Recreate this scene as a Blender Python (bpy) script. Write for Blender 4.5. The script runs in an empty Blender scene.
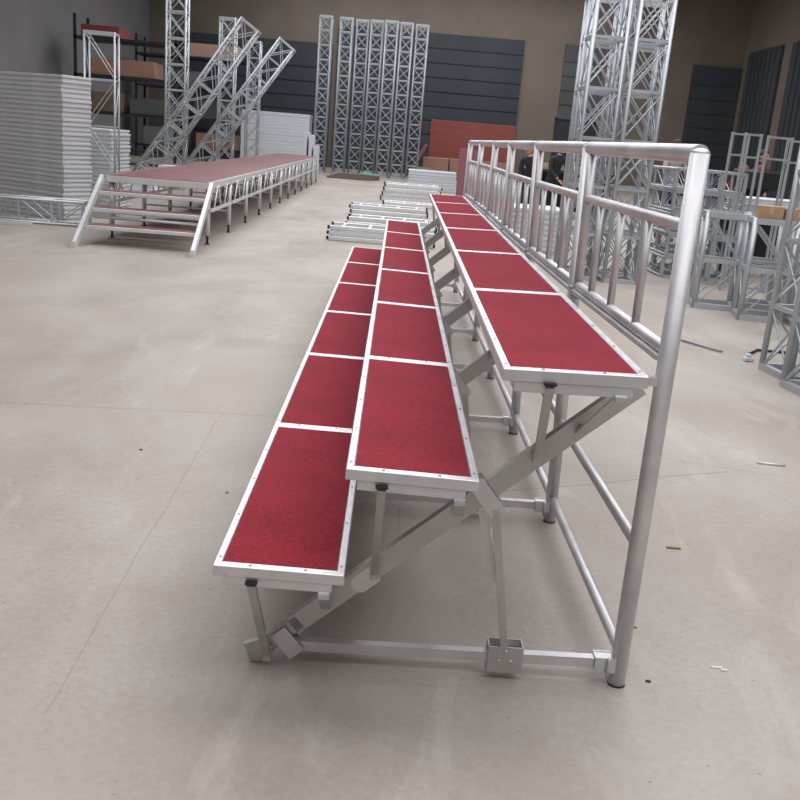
import bpy, math, random
from mathutils import Vector, Matrix
random.seed(7)
scene = bpy.context.scene
col = scene.collection
PI = math.pi
V = Vector

# ------------------------------------------------------------------ materials
def lin(c):
    return tuple((v/12.92 if v <= .04045 else ((v+.055)/1.055)**2.4) for v in [x/255 for x in c])

def mat(name, rgb, rough=.5, metal=0., var=.0, scale=8., bump=0., bscale=60., stretch=None, spec=.5, emit=0):
    m = bpy.data.materials.new(name); m.use_nodes = True
    nt = m.node_tree; n = nt.nodes; l = nt.links
    b = n['Principled BSDF']
    c = lin(rgb)
    b.inputs['Base Color'].default_value = (*c, 1)
    b.inputs['Roughness'].default_value = rough
    b.inputs['Metallic'].default_value = metal
    b.inputs['Specular IOR Level'].default_value = spec
    if emit:
        b.inputs['Emission Color'].default_value = (*c, 1); b.inputs['Emission Strength'].default_value = emit
    tc = n.new('ShaderNodeTexCoord'); mp = n.new('ShaderNodeMapping'); l.new(tc.outputs['Object'], mp.inputs[0])
    if stretch: mp.inputs['Scale'].default_value = stretch
    if var:
        nz = n.new('ShaderNodeTexNoise'); nz.inputs['Scale'].default_value = scale; nz.inputs['Detail'].default_value = 5
        l.new(mp.outputs[0], nz.inputs['Vector'])
        cr = n.new('ShaderNodeValToRGB'); l.new(nz.outputs[0], cr.inputs[0])
        cr.color_ramp.elements[0].position = .3; cr.color_ramp.elements[1].position = .7
        cr.color_ramp.elements[0].color = (*[x*(1-var) for x in c], 1)
        cr.color_ramp.elements[1].color = (*[min(1, x*(1+var)) for x in c], 1)
        l.new(cr.outputs[0], b.inputs['Base Color'])
        mr = n.new('ShaderNodeMapRange'); mr.inputs[3].default_value = max(0, rough-.08); mr.inputs[4].default_value = min(1, rough+.1)
        l.new(nz.outputs[0], mr.inputs[0]); l.new(mr.outputs[0], b.inputs['Roughness'])
    if bump:
        nb = n.new('ShaderNodeTexNoise'); nb.inputs['Scale'].default_value = bscale; nb.inputs['Detail'].default_value = 4
        l.new(mp.outputs[0], nb.inputs['Vector'])
        bp = n.new('ShaderNodeBump'); bp.inputs['Strength'].default_value = bump; bp.inputs['Distance'].default_value = .004
        l.new(nb.outputs[0], bp.inputs['Height']); l.new(bp.outputs[0], b.inputs['Normal'])
    return m

M = {}
M['alu'] = mat('brushed_aluminium', (214, 214, 216), .42, .82, .10, 9, .10, 120, (1, 1, 1))
M['alu_tube'] = mat('aluminium_tube', (216, 216, 218), .5, .74, .12, 7, .08, 90)
M['alu_dull'] = mat('dull_aluminium', (192, 191, 188), .48, .7, .12, 6, .12, 70)
M['alu_far'] = mat('weathered_aluminium', (188, 193, 198), .45, .6, .08, 4)
M['alu_rack'] = mat('grey_rack_aluminium', (168, 174, 180), .5, .5, .1, 3)
M['alu_white'] = mat('bright_aluminium', (222, 224, 224), .4, .45, .05, 5)
M['steel'] = mat('zinc_bolt', (150, 150, 152), .35, .9, .1, 30)
M['dark'] = mat('black_plastic', (30, 31, 34), .6, 0, .2, 12)
M['dark_metal'] = mat('dark_painted_metal', (44, 50, 58), .55, .2, .3, 3)
M['brown_ply'] = mat('red_brown_plywood', (128, 84, 84), .42, 0, .12, 2.2, .05, 40, (6, .7, 1))
M['ply_edge'] = mat('plywood_edge', (196, 164, 142), .7, 0, .12, 20)
M['red_board'] = mat('red_formwork_board', (136, 66, 60), .5, 0, .12, 1.5, 0, 1, (1, 1, 5))
M['pink_board'] = mat('faded_red_board', (142, 92, 100), .5, 0, .10, 2)
M['cardboard'] = mat('cardboard', (176, 146, 112), .85, 0, .08, 5)
M['card_brown'] = mat('brown_cardboard', (158, 122, 104), .85, 0, .06, 3)
M['white_panel'] = mat('white_panel', (206, 212, 218), .5, 0, .04, 3)
M['pile_panel'] = mat('grey_ribbed_panel', (206, 208, 210), .5, .1, .08, 3)
M['white_cloth'] = mat('white_sheet', (214, 219, 222), .6, 0, .06, 6)
M['green_net'] = mat('green_netting', (112, 158, 146), .8, 0, .2, 12)
M['wood'] = mat('old_timber', (112, 96, 82), .8, 0, .25, 6)
M['red_tape'] = mat('red_tape', (216, 92, 88), .6)
M['red_plastic'] = mat('red_plastic', (150, 40, 44), .5, 0, .1, 9)
M['blue_plastic'] = mat('blue_plastic', (60, 120, 200), .4, 0, .1, 9)
M['chip'] = mat('wood_chip', (150, 118, 86), .8, 0, .15, 30)
M['skin'] = mat('skin', (196, 150, 126), .6, 0, .04, 20)
M['hair'] = mat('black_hair', (26, 23, 24), .6, 0, .2, 40)
M['shirt_red'] = mat('red_shirt', (134, 42, 44), .85, 0, .1, 14)
M['shirt_dark'] = mat('dark_jacket', (44, 46, 54), .85, 0, .15, 14)
M['shirt_grey'] = mat('pale_grey_jacket', (162, 158, 158), .85, 0, .1, 14)
M['shirt_beige'] = mat('beige_shirt', (172, 152, 140), .85, 0, .1, 14)
M['trouser'] = mat('navy_trousers', (34, 38, 52), .85, 0, .1, 14)
M['shoe'] = mat('black_shoe', (24, 24, 24), .6)
M['wall'] = mat('tan_plaster_wall', (122, 112, 102), .9, 0, .10, .8)
M['wall_dark'] = mat('dark_slate_cladding', (64, 70, 76), .8, .1, .22, .7, 0, 1, (1, 1, .25))
M['wall_side'] = mat('grey_side_wall', (120, 120, 120), .9, 0, .1, .6)
M['door_dark'] = mat('dark_blue_door', (40, 48, 58), .6, 0, .15, .6)
M['shade_panel'] = mat('grey_green_panel', (84, 88, 88), .8, 0, .2, .8)
M['roof'] = mat('roof_sheet', (150, 152, 154), .8, 0, .05, 1)

def carpet():
    m = mat('dark_red_carpet', (150, 38, 56), .95, 0, .0, spec=.15)
    nt = m.node_tree; n = nt.nodes; l = nt.links; b = n['Principled BSDF']
    tc = n.new('ShaderNodeTexCoord')
    mp = n.new('ShaderNodeMapping'); mp.inputs['Scale'].default_value = (60, 260, 60); l.new(tc.outputs['Object'], mp.inputs[0])
    a = n.new('ShaderNodeTexNoise'); a.inputs['Scale'].default_value = 1; a.inputs['Detail'].default_value = 3; l.new(mp.outputs[0], a.inputs[0])
    c2 = n.new('ShaderNodeTexNoise'); c2.inputs['Scale'].default_value = 5; c2.inputs['Detail'].default_value = 4; l.new(tc.outputs['Object'], c2.inputs[0])
    ad = n.new('ShaderNodeMath'); ad.operation = 'MULTIPLY_ADD'; ad.inputs[1].default_value = .35; l.new(c2.outputs[0], ad.inputs[0]); l.new(a.outputs[0], ad.inputs[2])
    cr = n.new('ShaderNodeValToRGB'); l.new(ad.outputs[0], cr.inputs[0])
    cr.color_ramp.elements[0].position = .42; cr.color_ramp.elements[1].position = .95
    cr.color_ramp.elements[0].color = (*lin((80, 12, 22)), 1); cr.color_ramp.elements[1].color = (*lin((168, 36, 52)), 1)
    l.new(cr.outputs[0], b.inputs['Base Color'])
    b.inputs['Sheen Weight'].default_value = .42; b.inputs['Sheen Roughness'].default_value = .5
    b.inputs['Sheen Tint'].default_value = (.9, .35, .45, 1)
    bp = n.new('ShaderNodeBump'); bp.inputs['Strength'].default_value = .5; bp.inputs['Distance'].default_value = .003
    l.new(a.outputs[0], bp.inputs['Height']); l.new(bp.outputs[0], b.inputs['Normal'])
    return m
M['carpet'] = carpet()

def floor_mat():
    m = bpy.data.materials.new('dusty_concrete'); m.use_nodes = True
    nt = m.node_tree; n = nt.nodes; l = nt.links; b = n['Principled BSDF']
    tc = n.new('ShaderNodeTexCoord')
    def noise(scale, detail=6, rough=.55, stretch=None, dist=0):
        x = n.new('ShaderNodeTexNoise'); x.inputs['Scale'].default_value = scale; x.inputs['Detail'].default_value = detail
        x.inputs['Roughness'].default_value = rough; x.inputs['Distortion'].default_value = dist
        if stretch:
            mp = n.new('ShaderNodeMapping'); mp.inputs['Scale'].default_value = stretch
            l.new(tc.outputs['Object'], mp.inputs[0]); l.new(mp.outputs[0], x.inputs[0])
        else: l.new(tc.outputs['Object'], x.inputs[0])
        return x.outputs[0]
    def ramp(src, p0, p1, c0, c1):
        r = n.new('ShaderNodeValToRGB'); l.new(src, r.inputs[0])
        r.color_ramp.elements[0].position = p0; r.color_ramp.elements[1].position = p1
        r.color_ramp.elements[0].color = (*c0, 1); r.color_ramp.elements[1].color = (*c1, 1)
        return r.outputs[0]
    def mix(f, a, bb, mode='MIX'):
        x = n.new('ShaderNodeMix'); x.data_type = 'RGBA'; x.blend_type = mode
        if isinstance(f, (int, float)): x.inputs[0].default_value = f
        else: l.new(f, x.inputs[0])
        for i, q in ((6, a), (7, bb)):
            if isinstance(q, tuple): x.inputs[i].default_value = (*q, 1)
            else: l.new(q, x.inputs[i])
        return x.outputs[2]
    base = ramp(noise(.9, 8, .6, (1, .6, 1), .6), .3, .72, lin((158, 148, 138)), lin((190, 184, 177)))
    fine = ramp(noise(38, 8, .75), .3, .72, (.80, .79, .78), (1.0, 1.0, 1.0))
    c = mix(1.0, base, fine, 'MULTIPLY')
    dust = ramp(noise(2.6, 7, .7, (1, .35, 1), 1.2), .55, .72, (0, 0, 0), (1, 1, 1))
    c = mix(dust, c, mix(.5, c, lin((196, 190, 182))))
    warm = ramp(noise(.55, 3, .5), .45, .7, (0, 0, 0), (1, 1, 1))
    c = mix(warm, c, mix(.5, c, lin((170, 158, 147))))
    spots = ramp(noise(34, 2, .5), .24, .28, (1, 1, 1), (0, 0, 0))
    c = mix(spots, c, mix(.55, c, lin((120, 92, 84))))
    # cracks and joints: thin meandering lines  a*x + b*y + c = 0
    sep = n.new('ShaderNodeSeparateXYZ')
    w = n.new('ShaderNodeTexNoise'); w.inputs['Scale'].default_value = 1.6; w.inputs['Detail'].default_value = 5; l.new(tc.outputs['Object'], w.inputs[0])
    wa = n.new('ShaderNodeVectorMath'); wa.operation = 'MULTIPLY_ADD'; l.new(w.outputs[1], wa.inputs[0]); wa.inputs[1].default_value = (.05, .05, 0)
    l.new(tc.outputs['Object'], wa.inputs[2]); l.new(wa.outputs[0], sep.inputs[0])
    def mth(op, a, bq=None):
        x = n.new('ShaderNodeMath'); x.operation = op
        for i, q in enumerate((a, bq)):
            if q is None: continue
            if isinstance(q, (int, float)): x.inputs[i].default_value = q
            else: l.new(q, x.inputs[i])
        return x.outputs[0]
    def crack(p, q, width, t0, t1, strength):
        global_d = (q[0]-p[0], q[1]-p[1]); L = math.hypot(*global_d); ux, uy = global_d[0]/L, global_d[1]/L
        X = mth('SUBTRACT', sep.outputs[0], p[0]+.025); Y = mth('SUBTRACT', sep.outputs[1], p[1]+.025)
        d = mth('ABSOLUTE', mth('SUBTRACT', mth('MULTIPLY', X, uy), mth('MULTIPLY', Y, ux)))
        t = mth('ADD', mth('MULTIPLY', X, ux), mth('MULTIPLY', Y, uy))
        on = mth('MULTIPLY', mth('LESS_THAN', d, width), mth('MULTIPLY', mth('GREATER_THAN', t, t0), mth('LESS_THAN', t, t1)))
        return mth('MULTIPLY', on, strength)
    for a in (((.09, .07), (.07, 2.2), .0035, -.1, 2.6, .2), ((-1.06, 2.57), (-.5, 2.61), .006, -1.5, 1.6, .3),
              ((1.54, 1.82), (2.43, 2.2), .006, -.2, 1.2, .38), ((2.15, 2.5), (2.9, 2.28), .005, .1, .8, .25),
              ((1.0, 1.4), (1.1, 4.6), .004, -.3, 4, .2), ((-3, 5.2), (3, 5.35), .006, 0, 9, .2)):
        c = mix(crack(*a), c, lin((96, 82, 70)))
    l.new(c, b.inputs['Base Color'])
    rr = n.new('ShaderNodeMapRange'); rr.inputs[3].default_value = .42; rr.inputs[4].default_value = .72
    l.new(noise(1.4, 5), rr.inputs[0]); l.new(rr.outputs[0], b.inputs['Roughness'])
    bp = n.new('ShaderNodeBump'); bp.inputs['Strength'].default_value = .25; bp.inputs['Distance'].default_value = .004
    l.new(noise(40, 6), bp.inputs['Height']); l.new(bp.outputs[0], b.inputs['Normal'])
    return m
M['floor'] = floor_mat()

# ------------------------------------------------------------------ mesh building
def frame_of(d, hint=None):
    d = d.normalized()
    h = V(hint) if hint else (V((0, 0, 1)) if abs(d.z) < .9 else V((0, 1, 0)))
    s = d.cross(h)
    if s.length < 1e-5: s = d.cross(V((1, 0, 0)))
    s.normalize(); u = s.cross(d).normalized()
    return s, u

class MB:
    def __init__(self): self.v = []; self.f = []; self.mi = []; self.cur = 0; self.sm = []
    def add(self, vs, fs, smooth=False):
        o = len(self.v); self.v += [tuple(x) for x in vs]
        for q in fs: self.f.append([i+o for i in q]); self.mi.append(self.cur); self.sm.append(smooth)
        return self
    def box(self, lo, hi, bev=0):
        lo = V(lo); hi = V(hi)
        if bev:
            b = min(bev, *[(hi[i]-lo[i])*.49 for i in range(3)])
            vs = []; 
            import itertools
            for s in itertools.product((0, 1), repeat=3):
                c = V([hi[i] if s[i] else lo[i] for i in range(3)]); sg = [(-1 if s[i] else 1) for i in range(3)]
                for ax in range(3):
                    p = V(c)
                    for i in range(3):
                        if i != ax: p[i] += sg[i]*b
                    vs.append(p)
            def idx(s, ax): return (s[0]*4+s[1]*2+s[2])*3+ax
            fs = []
            for ax in range(3):
                o = [i for i in range(3) if i != ax]
                for side in (0, 1):
                    q = []
                    for a, b2 in ((0, 0), (1, 0), (1, 1), (0, 1)):
                        s = [0]*3; s[ax] = side; s[o[0]] = a; s[o[1]] = b2; q.append(idx(s, ax))
                    flip = (side == 0) ^ (ax == 1)
                    fs.append(q[::-1] if flip else q)
            for ax in range(3):       # edge along ax
                o = [i for i in range(3) if i != ax]
                for a in (0, 1):
                    for b2 in (0, 1):
                        s0 = [0]*3; s1 = [0]*3; s0[o[0]] = s1[o[0]] = a; s0[o[1]] = s1[o[1]] = b2; s1[ax] = 1
                        fs.append([idx(s0, o[0]), idx(s1, o[0]), idx(s1, o[1]), idx(s0, o[1])])
            for s in itertools.product((0, 1), repeat=3): fs.append([idx(s, 0), idx(s, 1), idx(s, 2)])
            return self.add(vs, fs)
        x0, y0, z0 = lo; x1, y1, z1 = hi
        return self.add([(x0, y0, z0), (x1, y0, z0), (x1, y1, z0), (x0, y1, z0), (x0, y0, z1), (x1, y0, z1), (x1, y1, z1), (x0, y1, z1)],
                        [[3, 2, 1, 0], [4, 5, 6, 7], [0, 1, 5, 4], [1, 2, 6, 5], [2, 3, 7, 6], [3, 0, 4, 7]])
    def bar(self, p, q, w, t, hint=None):      # rectangular bar; t measured along hint, w across it
        p = V(p); q = V(q); s, u = frame_of(q-p, hint)
        vs = []
        for c in (p, q):
            for a, b in ((-1, -1), (1, -1), (1, 1), (-1, 1)): vs.append(c+s*a*w/2+u*b*t/2)
        return self.add(vs, [[3, 2, 1, 0], [4, 5, 6, 7], [0, 1, 5, 4], [1, 2, 6, 5], [2, 3, 7, 6], [3, 0, 4, 7]])
    def cyl(self, p, q, r, seg=12, r2=None, cap=True):
        p = V(p); q = V(q); s, u = frame_of(q-p); r2 = r if r2 is None else r2
        vs = []
        for c, rr in ((p, r), (q, r2)):
            for i in range(seg):
                a = 2*PI*i/seg; vs.append(c+s*math.cos(a)*rr+u*math.sin(a)*rr)
        self.add(vs, [[i, i+seg, (i+1) % seg+seg, (i+1) % seg] for i in range(seg)], True)
        if cap:
            o = len(self.v)-2*seg
            self.f.append([o+i for i in range(seg)]); self.f.append([o+seg+i for i in range(seg)][::-1])
            self.mi += [self.cur]*2; self.sm += [False]*2
        return self
    def ball(self, c, r, seg=10, rings=7, sc=(1, 1, 1)):
        c = V(c); vs = [c+V((0, 0, r*sc[2]))]
        for j in range(1, rings):
            th = PI*j/rings
            for i in range(seg):
                a = 2*PI*i/seg
                vs.append(c+V((r*sc[0]*math.sin(th)*math.cos(a), r*sc[1]*math.sin(th)*math.sin(a), r*sc[2]*math.cos(th))))
        vs.append(c-V((0, 0, r*sc[2])))
        fs = [[0, 1+i, 1+(i+1) % seg] for i in range(seg)]
        for j in range(rings-2):
            for i in range(seg):
                a = 1+j*seg; b = a+seg; k = (i+1) % seg
                fs.append([a+i, b+i, b+k, a+k])
        e = len(vs)-1; a = 1+(rings-2)*seg
        fs += [[a+i, e, a+(i+1) % seg] for i in range(seg)]
        return self.add(vs, fs, True)
    def tube(self, pts, r, seg=12):
        pts = [V(p) for p in pts]; vs = []; u0 = None
        for k, p in enumerate(pts):
            if k == 0: d = pts[1]-p
            elif k == len(pts)-1: d = p-pts[k-1]
            else: d = (pts[k+1]-p).normalized()+(p-pts[k-1]).normalized()
            d.normalize()
            if u0 is None: s, u = frame_of(d)
            else:
                s = d.cross(u0).normalized(); u = s.cross(d).normalized()
            u0 = u
            for i in range(seg):
                a = 2*PI*i/seg; vs.append(p+s*math.cos(a)*r+u*math.sin(a)*r)
        fs = []
        for k in range(len(pts)-1):
            for i in range(seg): fs.append([k*seg+i, (k+1)*seg+i, (k+1)*seg+(i+1) % seg, k*seg+(i+1) % seg])
        self.add(vs, fs, True)
        o = len(self.v)-len(vs); n = len(pts)-1
        self.f.append([o+i for i in range(seg)]); self.f.append([o+n*seg+i for i in range(seg)][::-1])
        self.mi += [self.cur]*2; self.sm += [False]*2
        return self
    def mesh(self, name, mats):
        me = bpy.data.meshes.new(name); me.from_pydata(self.v, [], self.f)
        for m in (mats if isinstance(mats, (list, tuple)) else [mats]): me.materials.append(m)
        me.polygons.foreach_set('material_index', self.mi); me.polygons.foreach_set('use_smooth', self.sm)
        me.validate(); me.update()
        return me
    def build(self, name, mats, parent=None):
        o = bpy.data.objects.new(name, self.mesh(name, mats)); col.objects.link(o)
        if parent: o.parent = parent
        return o

def tag(o, label=None, cat=None, group=None, kind=None):
    if label: o['label'] = label
    if cat: o['category'] = cat
    if group: o['group'] = group
    if kind: o['kind'] = kind
    return o
def empty(name, loc=(0, 0, 0), rz=0, label=None, cat=None, group=None):
    o = bpy.data.objects.new(name, None); col.objects.link(o); o.location = loc; o.rotation_euler = (0, 0, rz)
    o.empty_display_size = .1
    return tag(o, label, cat, group)
def inst(name, me, parent=None, loc=None, rot=None):
    o = bpy.data.objects.new(name, me); col.objects.link(o)
    if parent: o.parent = parent
    if loc is not None: o.location = loc
    if rot is not None: o.rotation_euler = rot
    return o
def kids(o): return [c for c in bpy.data.objects if c.parent == o]
def copy_tree(o, parent=None):
    c = o.copy(); col.objects.link(c)
    if parent is not None: c.parent = parent
    for ch in kids(o): copy_tree(ch, c)
    return c

# ------------------------------------------------------------------ room
def struct(name, mb, m): return tag(mb.build(name, m), kind='structure')
X0, X1, Y0, Y1, ZR = -10., 16., -9., 41.6, 8.6
struct('floor', MB().box((X0, Y0, -.2), (X1, Y1, 0)), M['floor'])
# back wall: tan plaster piers between dark slate cladding bays and dark doors
struct('wall_back', MB().box((X0, Y1, 0), (X1, Y1+.25, ZR)), M['wall'])
k = 1
for x0, x1, z0, z1, m in ((-8.6, -2.0, 0, 5.2, 'wall_dark'), (-1.8, 6.3, 0, 6.0, 'wall_dark'), (8.1, 9.8, 2.9, 6.0, 'shade_panel'), (13.8, 15.9, 0, 5.6, 'wall_dark')):
    mb = MB(); mb.box((x0, Y1-.12, z0), (x1, Y1, z1))
    nr = int((z1-z0)/.6)
    for i in range(nr): mb.box((x0, Y1-.16, z0+i*.6), (x1, Y1-.12, z0+i*.6+.05))
    struct('trim_%d' % k, mb, M[m]); k += 1
d = MB().box((8.1, Y1-.1, 0), (9.8, Y1, 2.85)); d.box((8.02, Y1-.14, 0), (8.1, Y1, 2.93)); d.box((9.8, Y1-.14, 0), (9.88, Y1, 2.93)); d.box((8.02, Y1-.14, 2.85), (9.88, Y1, 2.93))
struct('door_1', d, M['door_dark'])
# left wall
struct('wall_left', MB().box((X0-.25, Y0, 0), (X0, Y1, ZR)), M['wall_side'])
# right wall: slate sheeting between tan piers
struct('wall_right', MB().box((X1, Y0, 0), (X1+.25, Y1, ZR)), M['wall'])
for i, (a, b) in enumerate(((37.2, 40.8), (30.6, 36.2), (22., 30.), (12, 21.2))):
    mb = MB().box((X1-.1, a, 0), (X1, b, 6.2))
    for j in range(int((b-a)/.5)): mb.box((X1-.14, a+j*.5, 0), (X1-.1, a+j*.5+.06, 6.2))
    struct('trim_%d' % (k+i), mb, M['wall_dark'])
k += 4
# front wall behind the camera; its glowing gateway is added as fill light
mb = MB(); mb.box((X0, Y0-.25, 0), (-6, Y0, ZR)); mb.box((8, Y0-.25, 0), (X1, Y0, ZR)); mb.box((-6, Y0-.25, 5.2), (8, Y0, ZR))
struct('wall_front', mb, M['wall_side'])
glow = bpy.data.materials.new('added_daylight_glow'); glow.use_nodes = True  # emitter for the added roof strips, copied weaker for the gateway
gn = glow.node_tree.nodes; gn.clear(); ge = gn.new('ShaderNodeEmission'); go = gn.new('ShaderNodeOutputMaterial')
ge.inputs[0].default_value = (.985, .975, 1, 1); ge.inputs[1].default_value = 4.45
glow.node_tree.links.new(ge.outputs[0], go.inputs[0])
glow2 = glow.copy(); glow2.name = 'added_gateway_glow'; glow2.node_tree.nodes['Emission'].inputs[1].default_value = .3
struct('added_glow_1', MB().add([(-6, Y0-.1, 0.02), (8, Y0-.1, 0.02), (8, Y0-.1, 5.2), (-6, Y0-.1, 5.2)], [[3, 2, 1, 0]]), glow2)
# roof out of view; its glowing skylight strips are added as overhead light
strips = [(-6, -3), (0, 3), (6, 9), (12, 15), (18, 21), (24, 27), (30, 33), (36, 39)]
mb = MB(); y = Y0-.25
for a, b in strips: mb.box((X0, y, ZR), (X1, a, ZR+.15)); y = b
mb.box((X0, y, ZR), (X1, Y1+.25, ZR+.15))
for a, b in strips: mb.box((X0, a, ZR), (X0+5.5, b, ZR+.15)); mb.box((X1-6, a, ZR), (X1, b, ZR+.15))
struct('ceiling', mb, M['roof'])
for i, (a, b) in enumerate(strips):
    struct('added_glow_%d' % (i+2), MB().add([(X0+5.5, a, ZR+.05), (X1-6, a, ZR+.05), (X1-6, b, ZR+.05), (X0+5.5, b, ZR+.05)], [[3, 2, 1, 0]]), glow)

# ------------------------------------------------------------------ the choir riser
riser = empty('choir_riser', (0, 0, 0), 0, 'three-tier aluminium choir riser with dark red carpeted steps and a tubular back guard rail', 'riser')
TIERS = [(.4920, .8209, .4078, .0046, .0264, .0073), (.8071, 1.1296, .6921, .0080, .0, .0075), (1.1513, 1.4880, .9841, -.0062, -.0265, .0141)]
L = 1.2
def deck_panel(w):
    b = .0205; bf = .025; g = .0015; h = .030
    mb = MB()
    # top frame: four extrusions with a level top lip
    mb.box((-w, g+bf*.35, -h), (-w+b, L-g-bf*.35, 0), .0022); mb.box((-b, g+bf*.35, -h), (0, L-g-bf*.35, 0), .0022)
    mb.box((-w+.0004, g, -h+.0003), (-.0004, g+bf, -.0005), .002); mb.box((-w+.0004, L-g-bf, -h+.0003), (-.0004, L-g, -.0005), .002)
    mb.box((-w+b, g+bf, -h+.006), (-b, L-g-bf, -.006))
    # inset lower channel frame
    i = .030; h2 = .056
    mb.box((-w+i, g+.006, -h2), (-i, g+.036, -h), .002); mb.box((-w+i, L-g-.036, -h2), (-i, L-g-.006, -h), .002)
    mb.box((-w+i, g+.036, -h2), (-w+i+.025, L-g-.036, -h), .002); mb.box((-i-.025, g+.036, -h2), (-i, L-g-.036, -h), .002)
    mb.box((-w+i, .58, -h2), (-i, .62, -h), .002)
    fr = mb.mesh('deck_panel', M['alu'])
    c = MB().box((-w+b+.0008, g+bf+.0008, -.007), (-b-.0008, L-g-bf-.0008, -.0012)).mesh('carpet', M['carpet'])
    sc = (MB().cyl((0, 0, -.002), (0, 0, .0012), .0038, 8).mesh('screw', M['steel']), [(-w+.011, .05), (-w+.011, .33), (-w+.011, .62), (-w+.011, .9), (-.011, .05), (-.011, .33), (-.011, .62), (-.011, .9), (-w*.72, .013), (-w*.3, .013)])
    return fr, c, sc
for xa, xb, h, t, yo, s in TIERS:
    fr, ca, sc = deck_panel(xb-xa)
    for k_ in range(6):
        p = inst('deck_panel', fr, riser, (xb+s*(L*k_+yo), L*k_+yo, h), (0, math.atan2(t, xb-xa), -math.atan(s)))
        inst('carpet', ca, p)['label'] = 'dark red carpet inlay'
        if k_ < 3:
            for x, y in sc[1]: inst('screw', sc[0], p, (x, y, 0))

YP, XP = .279, 1.6205
TOPDX = [-.003, -.034, -.038, -.024, .004, .010, .012]
# support frames in planes of constant y
def frame_meshes():
    out = []
    f0 = -.014
    # inclined beam (local y = 0 is the frame plane)
    mb = MB(); a = V((.572, 0, .030)); b = V((.70, 0, .140)); c = V((1.555, 0, .892))
    mb.bar(a, b, .030, .042, (0, 0, 1)); mb.bar(b-V((.02, 0, .017)), c, .030, .055, (0, 0, 1))
    out.append(('support_frame', mb, 'alu_dull'))
    mb = MB().bar((.655, 0, .062), (1.598, 0, .070), .026, .030, (0, 0, 1)); out.append(('base_bar', mb, 'alu'))
    mb = MB().cyl((.862, -.0165, .270), (.862, .0165, .270), .0265, 20); mb.bar((.862, 0, .270), (.90, 0, .304), .0335, .0525, (0, 0, 1)); out.append(('hinge_plate', mb, 'alu'))
    # sleeve brackets clamped across the beam
    mb = MB(); mb.bar((.640, -.022, .108), (.697, -.022, .041), .006, .050, (.75, 0, .66)); mb.bar((.640, .022, .108), (.697, .022, .041), .006, .050, (.75, 0, .66))
    mb.bar((.640, 0, .108), (.697, 0, .041), .044, .010, (.75, 0, .66)); mb.cyl((.690, -.028, .062), (.690, .028, .062), .006, 8)
    out.append(('sleeve_bracket', mb, 'alu'))
    mb = MB()
    for y in (-.021, .021): mb.bar((1.150, y, .595), (1.222, y, .508), .005, .046, (.75, 0, .66))
    mb.bar((1.150, 0, .595), (1.190, 0, .547), .044, .006, (.75, 0, .66))
    out.append(('sleeve_bracket', mb, 'alu'))
    mb = MB().bar((1.213, -.018, .520), (1.284, -.018, .085), .012, .021, (1, 0, 0)); out.append(('strut', mb, 'alu_dull'))
    out.append(('strut', MB().bar((1.172, .030, .535), (1.240, .030, .285), .008, .022, (1, 0, 0)), 'alu'))
    mb = MB()
    for y in (-.026, .022): mb.box((1.237, y, .028), (1.337, y+.004, .108))
    mb.box((1.237, -.022, .028), (1.337, .022, .034)); mb.box((1.237, -.022, .028), (1.241, .022, .108)); mb.box((1.333, -.022, .028), (1.337, .022, .108))
    for x in (1.270, 1.304): mb.cyl((x, -.031, .062), (x, .031, .062), .006, 10)
    mb.cyl((1.287, -.034, .094), (1.287, .03, .094), .006, 10)
    out.append(('joint_box', mb, 'alu_dull'))
    # foot plate at the lower end
    mb = MB(); mb.add([(.545, -.009, .055), (.562, -.009, .004), (.596, -.009, .002), (.640, -.009, .050), (.600, -.009, .075),
                       (.545, .009, .055), (.562, .009, .004), (.596, .009, .002), (.640, .009, .050), (.600, .009, .075)],
                      [[0, 1, 2, 3, 4], [9, 8, 7, 6, 5], [1, 0, 5, 6], [2, 1, 6, 7], [3, 2, 7, 8], [4, 3, 8, 9], [0, 4, 9, 5]])
    out.append(('foot_plate', mb, 'alu_dull'))
    # struts leaning forward to the front channel of each tier
    yf = .018-YP
    for p, q in (((.590, .027-YP, .366), (.614, -.024, .030)), ((.896, .0-YP, .655), (.899, -.024, .305)), ((1.262, -.026-YP, .945), (1.307, -.024, .675))):
        mb = MB(); mb.bar(p, q, .013, .021, (1, 0, 0)); mb.cyl((q[0], -.036, q[2]+.012), (q[0], -.016, q[2]+.012), .005, 8)
        mb.box((q[0]-.013, -.034, q[2]-.012), (q[0]+.013, -.018, q[2]+.035), .002)
        out.append(('strut', mb, 'alu_dull'))
        out.append(('slot', MB().box((p[0]-.015, p[1]-.009, p[2]+.002), (p[0]+.015, p[1]+.006, p[2]+.007)), 'dark'))
    for p, q in (((.772, .030-YP, .354), (.771, -.022, .190)), ((1.086, .004-YP, .640), (1.113, -.022, .495)), ((1.430, -.022-YP, .932), (1.412, -.022, .752))):
        mb = MB(); mb.bar(p, q, .005, .028, (1, 0, 0)); mb.cyl((q[0], -.034, q[2]+.02), (q[0], -.014, q[2]+.02), .006, 8)
        mb.box((p[0]-.014, p[1]-.012, p[2]-.012), (p[0]+.014, p[1]+.012, p[2]-.002))
        out.append(('bracket', mb, 'alu_dull'))
    # foot clamp joining the base bar to the post
    mb = MB(); mb.box((1.545, -.022, .046), (1.605, -.017, .092)); mb.box((1.545, .017, .046), (1.605, .022, .092)); mb.box((1.545, -.017, .084), (1.605, .017, .090))
    mb.cyl((1.582, -.03, .100), (1.582, -.03, .034), .005, 8)
    out.append(('clamp', mb, 'alu'))
    # short spreader under the third deck
    mb = MB().bar((1.44, .0, .900), (1.598, .0, .904), .024, .024, (0, 0, 1)); out.append(('cross_bar', mb, 'alu'))
    return [(n_, m_.mesh(n_, M[k_])) for n_, m_, k_ in out]
FM = frame_meshes()
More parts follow.
